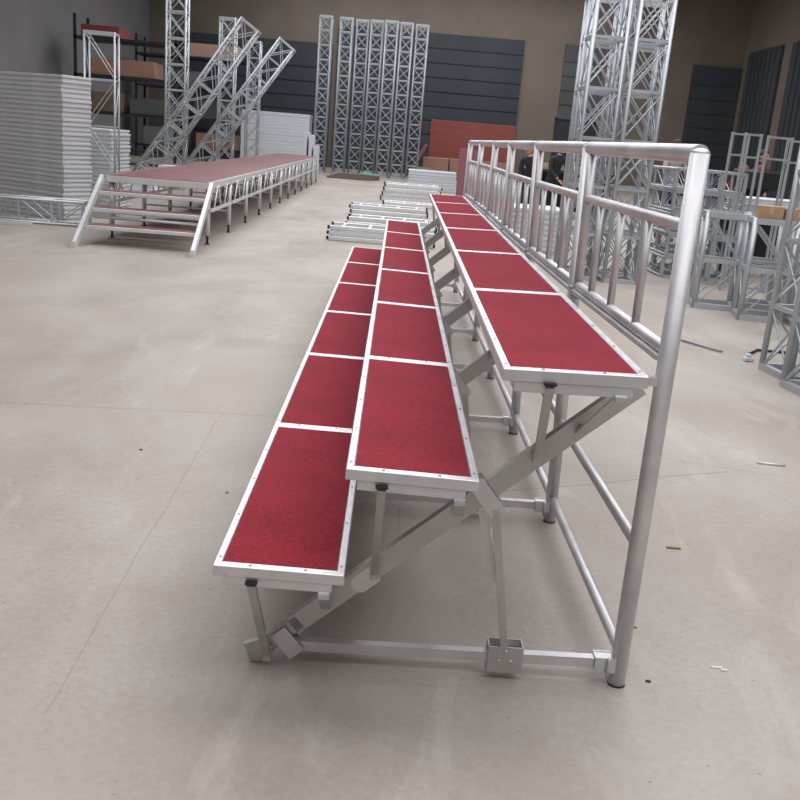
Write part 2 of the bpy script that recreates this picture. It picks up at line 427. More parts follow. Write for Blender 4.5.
for k_ in range(7):
    y = YP+L*k_
    root = None
    for n_, me in FM:
        if k_ == 6 and n_ == 'bracket' : pass
        o = inst(n_, me, riser if root is None else root)
        if root is None: root = o; o.location = (.0075*L*k_*.6, y, 0)
    # tall post that carries the guard rail
    xt = XP+TOPDX[k_]
    mb = MB(); off = root.location
    p0 = V((XP, 0, .0)); p1 = V((xt, 0, 1.4835+.002))
    mb.cyl(p0-V((off.x, 0, 0)), p1-V((off.x, 0, 0)), .0245, 20)
    mb.ball(p1-V((off.x, 0, 0)), .0243, 16, 8, (1, 1, .55))
    mb.build('leg_post', M['alu_tube'], root)
    mb = MB().cyl((XP-off.x, 0, -.0), (XP-off.x, 0, .005), .0255, 20); mb.build('foot_cap', M['dark'], root)['label'] = 'dark foot cap'

def px(k_, z): return XP+TOPDX[k_]*z/1.4835
for k_ in range(6):
    ya, yb = YP+L*k_, YP+L*(k_+1)
    def at(s, z):        # s = metres from the near post
        f = s/L; return V((px(k_, z)*(1-f)+px(k_+1, z)*f, ya+s, z))
    top = MB().tube([at(0.0, 1.4835), at(.4, 1.484), at(.8, 1.484), at(L-.030, 1.484)], .0235, 16)
    o = top.build('guard_rail', M['alu_tube'], riser)
    e = L-.062
    MB().cyl(at(.02, 1.306), at(e, 1.306), .0160, 14).build('mid_rail', M['alu_tube'], o)
    mb = MB().cyl(at(.02, .986), at(e, .986), .0160, 14)
    mb.bar(at(.02, .962)-V((.004, 0, 0)), at(L-.03, .962)-V((.004, 0, 0)), .040, .014, (0, 0, 1)); mb.build('bottom_rail', M['alu_tube'], o)
    for s in (.335, .64, .92):
        MB().cyl(at(s, .986), at(s, 1.306), .0125, 12).build('baluster', M['alu_tube'], o)
    MB().cyl(at(e, .965), at(e, 1.484), .0170, 14).build('end_post', M['alu_tube'], o)
    mb = MB().box(at(L-.075, .935)-V((.02, .0, .0)), at(L-.02, .958)+V((.016, 0, 0))); mb.cyl(at(L-.05, .975)-V((.03, 0, 0)), at(L-.05, .975)-V((.01, 0, 0)), .008, 8)
    mb.build('rail_bolt', M['alu_rack'], o)['label'] = 'grey bolt and seat under the rail joint'
    MB().cyl((XP, ya+.02, .100), (XP, yb-.02, .100), .0165, 14).build('tie_tube', M['alu_tube'], riser)
    MB().cyl((XP-.002, ya+.02, .435), (XP-.012, yb-.02, .435), .0165, 14).build('tie_tube', M['alu_tube'], riser)

# ------------------------------------------------------------------ trusses
def truss_meshes(h, w, d, r, bay, rb=None, x=True, sq=True, seg=8):
    rb = rb or r*.45
    ch = MB().cyl((0, 0, 0), (0, 0, h), r, seg).mesh('chord', M['alu_far'])
    n = max(1, round(h/bay)); bz = h/n
    def face(W):
        mb = MB()
        for i in range(n):
            z0, z1 = i*bz+r, (i+1)*bz-r
            if x or i % 2 == 0: mb.cyl((0, 0, z0), (W, 0, z1), rb, 6, cap=False)
            if x or i % 2 == 1: mb.cyl((W, 0, z0), (0, 0, z1), rb, 6, cap=False)
            if i: mb.bar((0, 0, i*bz), (W, 0, i*bz), r*1.3, r*1.3)
        return mb.mesh('lattice', M['alu_far'])
    mb = MB()
    for a, b in (((0, 0), (w, 0)), ((w, 0), (w, d)), ((w, d), (0, d)), ((0, d), (0, 0))):
        if sq: mb.bar((*a, 0), (*b, 0), r*2, r*2)
        else: mb.cyl((*a, 0), (*b, 0), r, 6)
    return dict(ch=ch, fw=face(w), fd=face(d), end=mb.mesh('end_frame', M['alu_far']), h=h, w=w, d=d, r=r)
def truss(t, name, loc, rot, label, cat='truss', group=None, material=None):
    """box truss standing on its local z axis, corner chords at (0..w, 0..d)"""
    e = bpy.data.objects.new(name, None); col.objects.link(e); e.empty_display_size = .1
    e.location = loc; e.rotation_euler = rot; tag(e, label, cat, group)
    w, d, h, r = t['w'], t['d'], t['h'], t['r']
    for a in ((-w/2, -d/2), (w/2, -d/2), (w/2, d/2), (-w/2, d/2)): inst('chord', t['ch'], e, (*a, 0))
    inst('lattice', t['fw'], e, (-w/2, -d/2, 0)); inst('lattice', t['fw'], e, (-w/2, d/2, 0))
    inst('lattice', t['fd'], e, (-w/2, -d/2, 0), (0, 0, PI/2)); inst('lattice', t['fd'], e, (w/2, -d/2, 0), (0, 0, PI/2))
    inst('end_frame', t['end'], e, (-w/2, -d/2, r)); inst('end_frame', t['end'], e, (-w/2, -d/2, h-r))
    return e

# tall towers behind the guard rail
T_tower = truss_meshes(3.3, .38, .38, .025, .55, .009)
for x, y, lab in ((3.22, 9.40, 'tall aluminium box truss tower, front left of the cluster behind the guard rail'),
                  (3.70, 9.36, 'tall aluminium box truss tower, front right of the cluster behind the guard rail'),
                  (3.30, 10.05, 'tall aluminium box truss tower hidden behind the front left tower'),
                  (3.86, 10.05, 'tall aluminium box truss tower hidden behind the front right tower')):
    truss(T_tower, 'truss_tower', (x, y, 0), (0, 0, .04), lab, 'truss', 'truss towers behind the rail')
# near truss pair at the right edge
T_near = truss_meshes(1.95, .40, .40, .024, .49, .009)
truss(T_near, 'box_truss', (4.01, 4.65, 0), (0, 0, .12), 'upright aluminium box truss at the right edge, the farther of the two nearest', 'truss', 'box trusses at the right edge')
truss(T_near, 'box_truss', (3.96, 4.12, 0), (0, 0, .12), 'upright aluminium box truss nearest the camera at the right edge', 'truss', 'box trusses at the right edge')
# row of short trusses standing on end
T_short = truss_meshes(1.0, .40, .40, .028, .5, .007, x=False)
rowlab = ['short upright truss at the left end of the low row, beside the rail end post', 'short upright truss under the two cardboard boxes in the low row',
          'short upright truss third from the left in the low row', 'short upright truss at the right end of the low row', 'short upright truss behind the left end of the low row', 'short upright truss in the back line behind the cardboard boxes',
          'short upright truss at the far right of the back line']
for (x, y), lab in zip(((4.40, 7.85), (4.68, 7.28), (5.12, 6.98), (5.60, 6.66), (4.95, 8.15), (5.30, 7.64), (5.86, 7.42)), rowlab):
    truss(T_short, 'box_truss', (x, y, 0), (0, 0, -.22), lab, 'truss', 'short trusses standing in a row')

# stack of square truss sections seen end-on
T_lie = truss_meshes(1.5, .27, .24, .018, .5, .007, x=False)
rows = ['bottom', 'second', 'third', 'fourth', 'top']; cols = ['left', 'middle', 'right']
for i in range(3):
    for j in range(5):
        truss(T_lie, 'square_truss', (4.62+i*.31+(.02*(j % 2)), 10.1, (.139)+j*.279), (-PI/2, 0, 0),
              'square truss section lying end-on, %s layer of the %s column of the stack' % (rows[j], cols[i]), 'truss', 'square truss sections stacked behind the rail')

# narrow upright frames behind the row
def ladder_frame(name, loc, rz, w, h, cols_, rungs, lab, lean=0):
    e = empty(name, loc, rz, lab, 'frame', 'narrow frames standing behind the low trusses'); e.rotation_euler = (lean, 0, rz)
    for i in range(cols_+1):
        x = w*i/cols_; MB().box((x-.014, -.014, 0), (x+.014, .014, h), .003).build('upright', M['alu_far'], e)
    for z in rungs: MB().box((0, -.012, z-.012), (w, .012, z+.012)).build('rail', M['alu_far'], e)
ladder_frame('narrow_ladder', (4.98, 9.3, 0), .15, .20, 1.85, 1, (.05, .9, 1.58, 1.835), 'narrow upright aluminium frame, left one of the three behind the low trusses')
ladder_frame('narrow_ladder', (5.25, 9.3, 0), .10, .30, 1.84, 1, (.05, .9, 1.58, 1.825), 'narrow upright aluminium frame, middle one of the three behind the low trusses')
ladder_frame('narrow_ladder', (5.55, 9.45, 0), .05, .26, 1.82, 1, (.05, .9, 1.56, 1.805), 'narrow upright aluminium frame, right one of the three behind the low trusses')
ladder_frame('narrow_ladder', (4.98, 9.75, 0), .15, .22, 1.86, 1, (.05, .9, 1.6, 1.845), 'narrow aluminium frame standing behind the leftmost of the narrow frames')

# ------------------------------------------------------------------ stage with stairs
ST = .765; xl, xr, ya_, yb_ = -2.60, -1.33, 9.75, 27.4
stage = empty('portable_stage', (0, 0, 0), 0, 'long low portable stage with red-brown plywood deck and silver legs', 'stage')
n = 11; step = (yb_-ya_)/n
for i in range(n):
    y0 = ya_+i*step
    mb = MB(); mb.box((xl, y0+.004, ST-.085), (xl+.03, y0+step-.004, ST), .003); mb.box((xr-.03, y0+.004, ST-.085), (xr, y0+step-.004, ST), .003)
    mb.box((xl+.03, y0+.004, ST-.085), (xr-.03, y0+.030, ST-.004), .003); mb.box((xl+.03, y0+step-.030, ST-.085), (xr-.03, y0+step-.004, ST-.004), .003)
    p = mb.build('deck_panel', M['alu_white'], stage)
    MB().box((xl+.02, y0+.006, ST-.03), (xr-.02, y0+step-.006, ST+.002)).build('plywood_top', M['brown_ply'], p)['label'] = 'red-brown plywood deck board'
    for s, x in ((1, xr), (-1, xl)):
        mb = MB(); mb.box((x-.02, y0+.05, ST-.36), (x+.02, y0+step-.05, ST-.325))
        ym = y0+step/2
        mb.cyl((x, y0+.30, ST-.34), (x, y0+.52, ST-.06), .011, 6); mb.cyl((x, y0+.80, ST-.34), (x, y0+.58, ST-.06), .011, 6)
        mb.cyl((x, y0+1.05, ST-.34), (x, y0+1.25, ST-.06), .011, 6)
        mb.build('side_brace', M['alu_white'], stage)
for i in range(n+1):
    y = ya_+.10+i*(yb_-ya_-.2)/n
    for x in (xl+.04, xr-.04):
        lg = MB().cyl((x, y, .11), (x, y, ST-.06), .032, 10).build('leg', M['alu_white'], stage)
        mb = MB().cyl((x, y, .0), (x, y, .11), .016, 8); mb.cyl((x, y, 0), (x, y, .008), .035, 10)
        mb.build('screw_jack', M['dark_metal'], lg)['label'] = 'dark screw jack foot'
    MB().bar((xl+.04, y, .30), (xr-.04, y, .30), .025, .025).build('cross_brace', M['alu_white'], stage)
stairs = empty('stage_stairs', (0, 0, 0), 0, 'four-step silver stairs with red-brown treads at the near end of the low stage', 'stairs')
y_f, y_t = 8.62, 9.70
for x in (xl-.03, xr+.03):
    mb = MB().bar((x, y_f, .035), (x, y_t, ST-.03), .045, .08, (0, 0, 1)); mb.box((x-.028, y_f-.06, 0), (x+.028, y_f+.05, .05))
    mb.build('stringer', M['alu_white'], stairs)
for i in range(4):
    z = .235+i*.18; y = y_f+.05+(z-.05)/(ST)*(y_t-y_f)
    if i == 3: break
    t = MB().box((xl, y, z-.05), (xr, y+.26, z-.006), .004).build('tread', M['alu_white'], stairs)
    MB().box((xl+.01, y+.012, z-.008), (xr-.01, y+.25, z)).build('tread_board', M['brown_ply'], t)['label'] = 'red-brown plywood tread board'
MB().cyl((xl, y_f+.62, .30), (xr, y_f+.62, .30), .018, 8).build('cross_tube', M['alu_white'], stairs)

# ------------------------------------------------------------------ stacks on the left
def stack(name, me, n_, corner, rz, dz, label_fn, cat, group, jitter=.012, z0=0):
    for i in range(n_):
        o = inst(name, me, None, (corner[0]+random.uniform(-jitter, jitter), corner[1]+random.uniform(-jitter, jitter), z0+i*dz), (0, 0, rz))
        tag(o, label_fn(i, n_), cat, group)
def ordinal(i, n_):
    w = ['bottom', 'second', 'third', 'fourth', 'fifth', 'sixth', 'seventh', 'eighth', 'ninth', 'tenth', 'eleventh', 'twelfth']
    if i == n_-1: return 'topmost'
    return 'bottom' if i == 0 else ('%s from the bottom' % w[i] if i < 12 else None)
def count_label(base, i, n_):
    o = ordinal(i, n_)
    if o is None:
        dn = n_-1-i
        w = ['', 'one', 'two', 'three', 'four', 'five', 'six', 'seven', 'eight', 'nine', 'ten', 'eleven', 'twelve', 'thirteen', 'fourteen', 'fifteen', 'sixteen', 'seventeen', 'eighteen', 'nineteen', 'twenty']
        return '%s, %s below the top' % (base, w[dn])
    return '%s, %s' % (base, o)
def slab(lx, ly, th, rib=True):
    mb = MB(); mb.box((0, 0, th*.42), (lx, ly, th*.97), .004)
    mb.box((.015, .015, 0), (lx-.015, ly-.015, th*.42))
    return mb
ribbed = slab(2.4, .52, .0625).mesh('ribbed_board', M['pile_panel'])
ang = math.atan2(-.50, .90)
cx, cy = -3.62-2.4*math.cos(ang), 11.25-2.4*math.sin(ang)
stack('ribbed_board', ribbed, 31, (cx, cy), ang, .0625, lambda i, n_: count_label('grey ribbed panel in the tall left pile', i, n_), 'panel', 'panels in the tall grey pile')
ribbed2 = slab(1.1, 1.1, .0625).mesh('ribbed_board', M['pile_panel'])
stack('ribbed_board', ribbed2, 20, (-4.62, 13.2), 0, .0625, lambda i, n_: count_label('grey ribbed panel in the low pile behind stage stairs', i, n_), 'panel', 'panels in the lower grey pile')
T_floor = truss_meshes(2.6, .30, .30, .018, .43, .008, x=False)
truss(T_floor, 'lying_truss', (-5.75, 10.78, .17), (0, PI/2, 0), 'aluminium box truss lying on the floor in front of the tall grey pile', 'truss')
T_up = truss_meshes(2.6, .42, .34, .016, .6, .008, x=False)
truss(T_up, 'box_truss', (-3.42, 12.38, 0), (0, 0, .1), 'slim aluminium box truss standing between the two grey panel piles', 'truss')
tag(MB().box((-5.2, 10.28, 0), (-3.72, 10.33, .045), .004).build('aluminium_bar', M['alu_white']), 'loose aluminium bar on the floor in front of the lying truss', 'bar')

# trusses beyond the stage: two leaning, four upright
T_bg = truss_meshes(4.2, .40, .40, .026, .52, .012)
truss(T_bg, 'box_truss', (-3.88, 19.4, 0), (0, 0, .05), 'upright truss just left of the stage between two leaning trusses', 'truss', 'trusses beyond the stage')
truss(T_bg, 'box_truss', (-3.72, 24.8, 0), (0, 0, .02), 'upright truss left of the stage, second farthest of the three', 'truss', 'trusses beyond the stage')
truss(T_bg, 'box_truss', (-3.92, 31.2, 0), (0, 0, .0), 'farthest upright truss left of the stage, beside the white panel block', 'truss', 'trusses beyond the stage')
truss(T_bg, 'leaning_truss', (-4.55, 18.5, 0), (0, .60, 0), 'leaning truss rising to the right, the left one of two', 'truss', 'leaning trusses beyond the stage')
truss(T_bg, 'leaning_truss', (-4.20, 21.6, 0), (0, .62, 0), 'leaning truss rising to the right, the right one of two', 'truss', 'leaning trusses beyond the stage')
tag(MB().box((-5.0, 17.3, 0), (-3.75, 17.9, .10), .01).box((-4.9, 17.35, .10), (-3.9, 17.8, .2), .01).build('white_case', M['white_panel']), 'flat white case at the foot of the left leaning truss', 'case')
tb = empty('white_crate', (-3.6, 16.6, 0), 0, 'small white slatted crate standing beside the stage', 'crate')
MB().box((0, 0, .58), (.75, .5, .62)).build('top', M['white_panel'], tb)
for x in (0, .15, .30, .45, .60, .73): MB().box((x, 0, 0), (x+.02, .03, .58)).build('slat', M['white_panel'], tb)

# dark storage racks with stock along the far left
def rack(x0, y0, w_, d_, h_, shelves, lab, items):
    e = empty('storage_rack', (x0, y0, 0), 0, lab, 'rack', 'dark storage racks at the far left')
    for x in (0, w_-.08):
        for y in (0, d_-.08): MB().box((x, y, 0), (x+.08, y+.08, h_)).build('upright', M['dark_metal'], e)
    for i in range(shelves): z = h_*(i+.35)/shelves; MB().box((0, 0, z), (w_, d_, z+.08)).build('shelf', M['dark_metal'], e)
    for j, (i, fx, fw, fh, mk, nm, lb, ct) in enumerate(items):
        z = h_*(i+.35)/shelves+.08
        tag(MB().box((x0+fx, y0+.1, z), (x0+fx+fw, y0+d_-.2, z+fh), .02).build(nm, M[mk]), lb, ct)
rack(-9.2, 29.0, 3.2, 1.4, 4.4, 4, 'dark storage rack at the far left, nearer one', [
    (0, .3, 1.2, .5, 'shade_panel', 'storage_crate', 'grey crate on the lowest shelf of the nearer dark rack', 'crate'),
    (1, .2, 1.3, .6, 'wood', 'wooden_crate', 'brown wooden crate on the second shelf of the nearer dark rack', 'crate'),
    (1, 1.7, 1.2, .45, 'shade_panel', 'storage_crate', 'grey crate on the second shelf of the nearer dark rack', 'crate'),
    (2, .5, 2.0, .5, 'card_brown', 'cardboard_box', 'long brown box on the third shelf of the nearer dark rack', 'box'),
    (3, .2, 1.2, .35, 'red_board', 'red_box', 'dull red box on the top shelf of the nearer dark rack', 'box')])
rack(-9.4, 37.0, 4.4, 1.4, 4.6, 4, 'dark storage rack at the far left, farther one against the back wall', [
    (0, .3, 1.8, .7, 'wall_side', 'storage_crate', 'pale grey crate on the lowest shelf of the farther dark rack', 'crate'),
    (0, 2.4, 1.6, .6, 'card_brown', 'cardboard_box', 'brown box on the lowest shelf of the farther dark rack', 'box'),
    (1, .2, 1.7, .6, 'wood', 'wooden_crate', 'wooden crate on the second shelf of the farther dark rack', 'crate'),
    (1, 2.3, 1.8, .7, 'shade_panel', 'storage_crate', 'grey-green crate on the second shelf of the farther dark rack', 'crate'),
    (2, .3, 2.3, .6, 'wall_side', 'storage_crate', 'pale crate on the third shelf of the farther dark rack', 'crate'),
    (3, 2.0, 2.0, .5, 'ply_edge', 'storage_crate', 'tan crate on the top shelf of the farther dark rack', 'crate')])

# white panel block at the far end of the stage
wp = MB().box((0, 0, .0015), (2.55, 1.2, .1145), .003).mesh('white_board', M['white_panel'])
stack('white_board', wp, 18, (-4.82, 34.6), 0, .115, lambda i, n_: count_label('white panel in the block at the far end of the stage', i, n_), 'panel', 'white panels at the end of the stage', .006)
for i, (x, h_, lab) in enumerate(((-1.90, 1.45, 'nearest the stage'), (-1.74, 1.38, 'middle one of three'), (-1.58, 1.05, 'rightmost and shortest of three'))):
    o = MB().box((0, 0, 0), (.10, 1.3, h_), .01).build('upright_board', M['white_panel']); o.location = (x, 28.4, 0)
    tag(o, 'white panel on edge at the far end of the stage, %s' % lab, 'panel', 'panels on edge by the stage')

# far wall of upright truss racks
T_r1 = truss_meshes(5.6, .42, .42, .038, .5, .016)
for nm in ('ch', 'fw', 'fd', 'end'):
    T_r1[nm].materials.clear(); T_r1[nm].materials.append(M['alu_rack'])
xs = [-1.88, -1.12, -.55, .0, .55, 1.10, 1.68]
posn = ['leftmost', 'second from the left', 'third from the left', 'middle one of seven', 'third from the right', 'second from the right', 'rightmost']
for x, pn in zip(xs, posn):
    truss(T_r1, 'box_truss', (x, 35.2+random.uniform(-.3, .3), 0), (0, 0, random.uniform(-.05, .05)), 'grey truss in the tall row before the far wall, %s' % pn, 'truss', 'tall grey trusses before the far wall')
for i in range(4):
    tag(MB().box((-1.3+.1*i, 31.2+.22*i, 0.0+.0*i), (.2+.1*i, 31.38+.22*i, .07+.03*i), .005).build('timber_plank', M['wood']),
        'brown timber plank on the floor before the far truss row, %s' % ['nearest', 'second nearest', 'second farthest', 'farthest'][i], 'plank', 'timber planks on the floor')
tag(MB().ball((.0, 33.6, .10), .30, 12, 8, (1.1, .5, .34)).ball((.3, 33.7, .08), .22, 12, 8, (1, .5, .36)).build('green_netting', M['green_net']), 'heap of green netting on the floor before the tall grey trusses', 'netting')
tag(MB().box((-1.75, 27.58, .0), (1.4, 27.70, .004)).build('red_tape', M['red_tape']), 'red tape line stuck across the floor beyond the stage', 'tape')
tag(MB().cyl((2.05, 33.0, 0), (2.05, 33.0, .55), .38, 16).build('grey_drum', M['wood']), 'brown drum beside the tall grey trusses', 'drum')

# ------------------------------------------------------------------ bundles of aluminium frames on the floor
def flat_frame(Lx, dep, th, rungs=4):
    mb = MB(); mb.box((0, 0, 0), (Lx, .05, th*.86), .01); mb.box((0, dep-.05, 0), (Lx, dep, th*.86), .01)
    mb.box((.1, .012, th*.86), (.16, .04, th)); mb.box((Lx-.16, .012, th*.86), (Lx-.1, .04, th)); mb.box((.1, dep-.04, th*.86), (.16, dep-.012, th)); mb.box((Lx-.16, dep-.04, th*.86), (Lx-.1, dep-.012, th))
    for i in range(rungs): x = Lx*(i+.5)/rungs; mb.box((x-.02, .05, th*.2), (x+.02, dep-.05, th*.8))
    caps = MB()
    for y in (0, dep-.05): caps.box((-.03, y+.006, .01), (0.0, y+.044, th*.8)); caps.box((Lx, y+.006, .01), (Lx+.03, y+.044, th*.8))
    return mb.mesh('ladder_frame', M['alu_white']), caps.mesh('end_cap', M['dark'])
def bundle(Lx, dep, th, n_, loc, rz, place, offs=None):
    f, c = flat_frame(Lx, dep, th)
    for i in range(n_):
        dx = (offs or [0]*n_)[i]
        o = inst('ladder_frame', f, None, (loc[0]+dx, loc[1]+random.uniform(-.01, .01), i*th), (0, 0, rz)); inst('end_cap', c, o)['label'] = 'dark tube ends'
        tag(o, 'flat aluminium ladder frame %s, %s' % (place, ordinal(i, n_)), 'frame', 'flat aluminium frames '+place)
bundle(1.5, .62, .075, 3, (.05, 11.45), -.04, 'in the nearest floor stack', [0, 0, .01])
bundle(1.5, .62, .082, 2, (.2, 14.0), -.03, 'in the low stack between the others', [0, .02])
bundle(1.4, .62, .085, 3, (.18, 15.6), -.03, 'in the middle floor stack', [0, .02, 0])
bundle(1.35, .8, .11, 4, (.70, 21.2), .02, 'in the farther floor stack', [0, .03, .06, .08])
bundle(1.25, .6, .10, 1, (.78, 19.6), .02, 'lying before the farther floor stack')
pale = slab(1.45, 1.0, .087).mesh('pale_board', M['white_panel'])
stack('pale_board', pale, 7, (1.42, 27.2), -.03, .087, lambda i, n_: count_label('pale panel in the stack below the red board', i, n_), 'panel', 'pale panels below the red board', .01)

# red boards and brown cartons before the back wall
o = MB().box((0, 0, 0), (3.55, .10, 1.5), .01).build('red_board', M['red_board']); o.location = (2.42, 38.6, .86)
tag(o, 'wide red board resting across the brown cartons at the far wall', 'board')
tag(MB().box((2.42, 38.75, 0), (6.1, 39.5, .86), .01).build('timber_block', M['card_brown']), 'long brown block behind the cartons carrying the red board', 'block')
o.location = (2.42, 38.8, .86)
for i, (x0, x1) in enumerate(((2.2, 3.25), (3.3, 3.75))):
    tag(MB().box((x0, 38.05, 0), (x1, 38.7, .84), .01).build('cardboard_box', M['card_brown']), ('wide brown carton below the left end of the red board', 'narrow brown carton beside the wide one below the red board')[i], 'box')
o = MB().box((0, 0, 0), (.12, 1.0, 1.48), .005).build('leaning_board', M['pink_board']); o.location = (1.5, 36.6, .06); o.rotation_euler = (0, .48, 0)
tag(o, 'faded red board leaning against the left end of the red board', 'board')
for i in range(3):
    o = MB().box((0, 0, 0), (.34, .05, 1.36-.04*i), .004).build('pink_board', M['pink_board']); o.location = (2.75+.16*i, 24.9+.12*i, 0); o.rotation_euler = (0, 0, .05)
    tag(o, 'faded red board standing on end behind the rail, %s' % ['front one', 'middle one', 'rear one'][i], 'board', 'faded red boards on end')

# white stack and persons behind the guard rail
wst = slab(.82, 1.1, .08).mesh('white_board', M['white_cloth'])
stack('white_board', wst, 8, (2.72, 11.9), .02, .08, lambda i, n_: count_label('white panel in the stack seen through the guard rail', i, n_), 'panel', 'white panels behind the guard rail', .01)

def person(name, loc, rz, lean, shirt, trouser, label, h=1.68, arms='down'):
    """one continuous skinned body; lean = forward bend of the torso in radians"""
    k_ = h/1.70
    hip = V((0, 0, .92)); 
    def tor(d, side=0, fwd=0):   # point d metres up the spine from the hips (character faces -y)
        return hip+V((side, -math.sin(lean)*d-math.cos(lean)*fwd, math.cos(lean)*d-math.sin(lean)*fwd))
    P, R, E = [], [], []
    def j(p, r, par=None, ry=None):
        P.append(V(p)*k_); R.append((r*k_, (ry or r)*k_)); i = len(P)-1
        if par is not None: E.append((par, i))
        return i
    pel = j(hip, .135, None, .11); w1 = j(tor(.18), .125, pel, .10); ch = j(tor(.38), .15, w1, .11); nb = j(tor(.50), .085, ch); nk = j(tor(.57), .055, nb)
    ank, wr = [], []
    for s in (-1, 1):
        h1 = j(hip+V((s*.09, 0, -.06)), .095, pel); kn = j((s*.11, -.02, .49), .062, h1); an = j((s*.12, .02, .09), .042, kn); ft = j((s*.13, -.13, .04), .036, an)
        sh = j(tor(.47, s*.18), .06, ch)
        if arms == 'down': el = j(tor(.20, s*.23, -.02), .045, sh); wv = tor(-.03, s*.22, .08)
        else: el = j(tor(.24, s*.22, .12), .045, sh); wv = tor(.14, s*.13, .36)
        wi = j(wv, .030, el); wr.append((wv*k_, (wv-(tor(.20, s*.23) if arms == 'down' else tor(.24, s*.22, .12))).normalized(), s))
    me = bpy.data.meshes.new('tmp'); me.from_pydata(P, E, []); ob = bpy.data.objects.new('tmp', me); col.objects.link(ob)
    sk = ob.modifiers.new('s', 'SKIN'); sk.use_smooth_shade = True
    for i, sv in enumerate(me.skin_vertices[0].data): sv.radius = R[i]; sv.use_root = (i == 0)
    sb = ob.modifiers.new('u', 'SUBSURF'); sb.levels = 2; sb.render_levels = 2
    bpy.context.view_layer.update(); dg = bpy.context.evaluated_depsgraph_get(); ev = ob.evaluated_get(dg); bm = ev.to_mesh()
    vs = [tuple(v.co) for v in bm.vertices]; fs = [list(p.vertices) for p in bm.polygons]
    ev.to_mesh_clear(); bpy.data.objects.remove(ob); bpy.data.meshes.remove(me)
    mb = MB(); mb.add(vs, fs, True)
    # skin = 0, shirt = 1, trousers = 2, shoes = 3
    for i, f_ in enumerate(mb.f):
        c = sum((V(mb.v[q]) for q in f_), V())/len(f_)/k_
        if c.z < .085: mb.mi[i] = 3
        elif c.z < .90 and abs(c.x) < .21 and c.y > -.16: mb.mi[i] = 2
        elif (c-tor(.60)).length < .075: mb.mi[i] = 0
        else:
            mb.mi[i] = 1
            for wv, dr, s in wr:
                if (c-wv/k_).length < .05: mb.mi[i] = 0
    # head with face
    hd = tor(.71)*k_; fw = V((0, -1, 0)); mb.cur = 0
    mb.ball(hd, .098*k_, 16, 12, (.82, .98, 1.18))
    mb.ball(hd+V((0, -.098, -.01))*k_, .018*k_, 8, 6, (.8, 1.2, 1.5))
    for s in (-1, 1): mb.ball(hd+V((s*.082, 0, -.005))*k_, .026*k_, 8, 6, (.4, .8, 1.2))
    mb.cur = 3
    for s in (-1, 1): mb.ball(hd+V((s*.032, -.086, .012))*k_, .010*k_, 6, 5)
    mb.ball(hd+V((0, -.088, -.052))*k_, .018*k_, 8, 5, (1.2, .4, .3))
    # hands: palm, four fingers and a thumb
    mb.cur = 0
    for wv, dr, s in wr:
        sd = V((1, 0, 0)); pc = wv+dr*.045*k_; mb.ball(pc, .045*k_, 10, 7, (.75, .5, 1.05) if arms == 'down' else (.75, 1.05, .5))
        for q in range(4):
            b0 = wv+dr*.08*k_+sd*(q-1.5)*.017*k_; ln = (.062, .075, .07, .055)[q]*k_; b1 = b0+dr*ln*.5; b2 = b1+(dr+V((0, 0, -.5 if arms != 'down' else 0))+V((0, -.4 if arms == 'down' else 0, 0))).normalized()*ln*.5
            mb.cyl(b0-dr*.01, b1, .009*k_, 6, .008*k_); mb.cyl(b1, b2, .008*k_, 6, .006*k_)
        t0 = wv+dr*.03*k_-sd*s*.03*k_; mb.cyl(t0, t0+(dr-sd*s*.8).normalized()*.055*k_, .011*k_, 6, .008*k_)
    body = mb.build(name, [M['skin'], M[shirt], M[trouser], M['shoe']])
    body.location = loc; body.rotation_euler = (0, 0, rz)
    hb = MB(); hb.ball(hd+V((0, .014, .020))*k_, .108*k_, 16, 12, (.84, .95, 1.08))
    # trim the hair away from the face
    keep = []
    for f_ in hb.f:
        c = sum((V(hb.v[q]) for q in f_), V())/len(f_)-hd
        keep.append(not (c.y < -.035*k_ and c.z < .055*k_) and c.z > -.075*k_)
    hb.sm = [a for a, b in zip(hb.sm, keep) if b]; hb.mi = [a for a, b in zip(hb.mi, keep) if b]; hb.f = [a for a, b in zip(hb.f, keep) if b]
    hb.build('hair', M['hair'], body)['label'] = 'short black hair'
    tag(body, label, 'person')
    return body
person('person', (4.30, 18.4, 0), .5, .35, 'shirt_dark', 'trouser', 'person in dark jacket and navy trousers standing bent forward behind the guard rail', 1.68, 'fwd')
person('person', (3.75, 17.2, 0), -.6, .55, 'shirt_dark', 'trouser', 'person in dark clothes stooping behind the stack of white panels', 1.66, 'fwd')
person('person', (6.02, 15.6, 0), .3, .08, 'shirt_grey', 'trouser', 'person with black hair in pale clothes behind the stacked square trusses', 1.80, 'fwd')
person('person', (8.0, 16.6, 0), .6, .06, 'shirt_red', 'trouser', 'person in a red shirt standing behind the narrow frames', 1.76, 'down')
person('person', (7.45, 15.8, 0), -.5, .60, 'shirt_red', 'trouser', 'person in a red shirt bending forward over the far bench', 1.66, 'fwd')

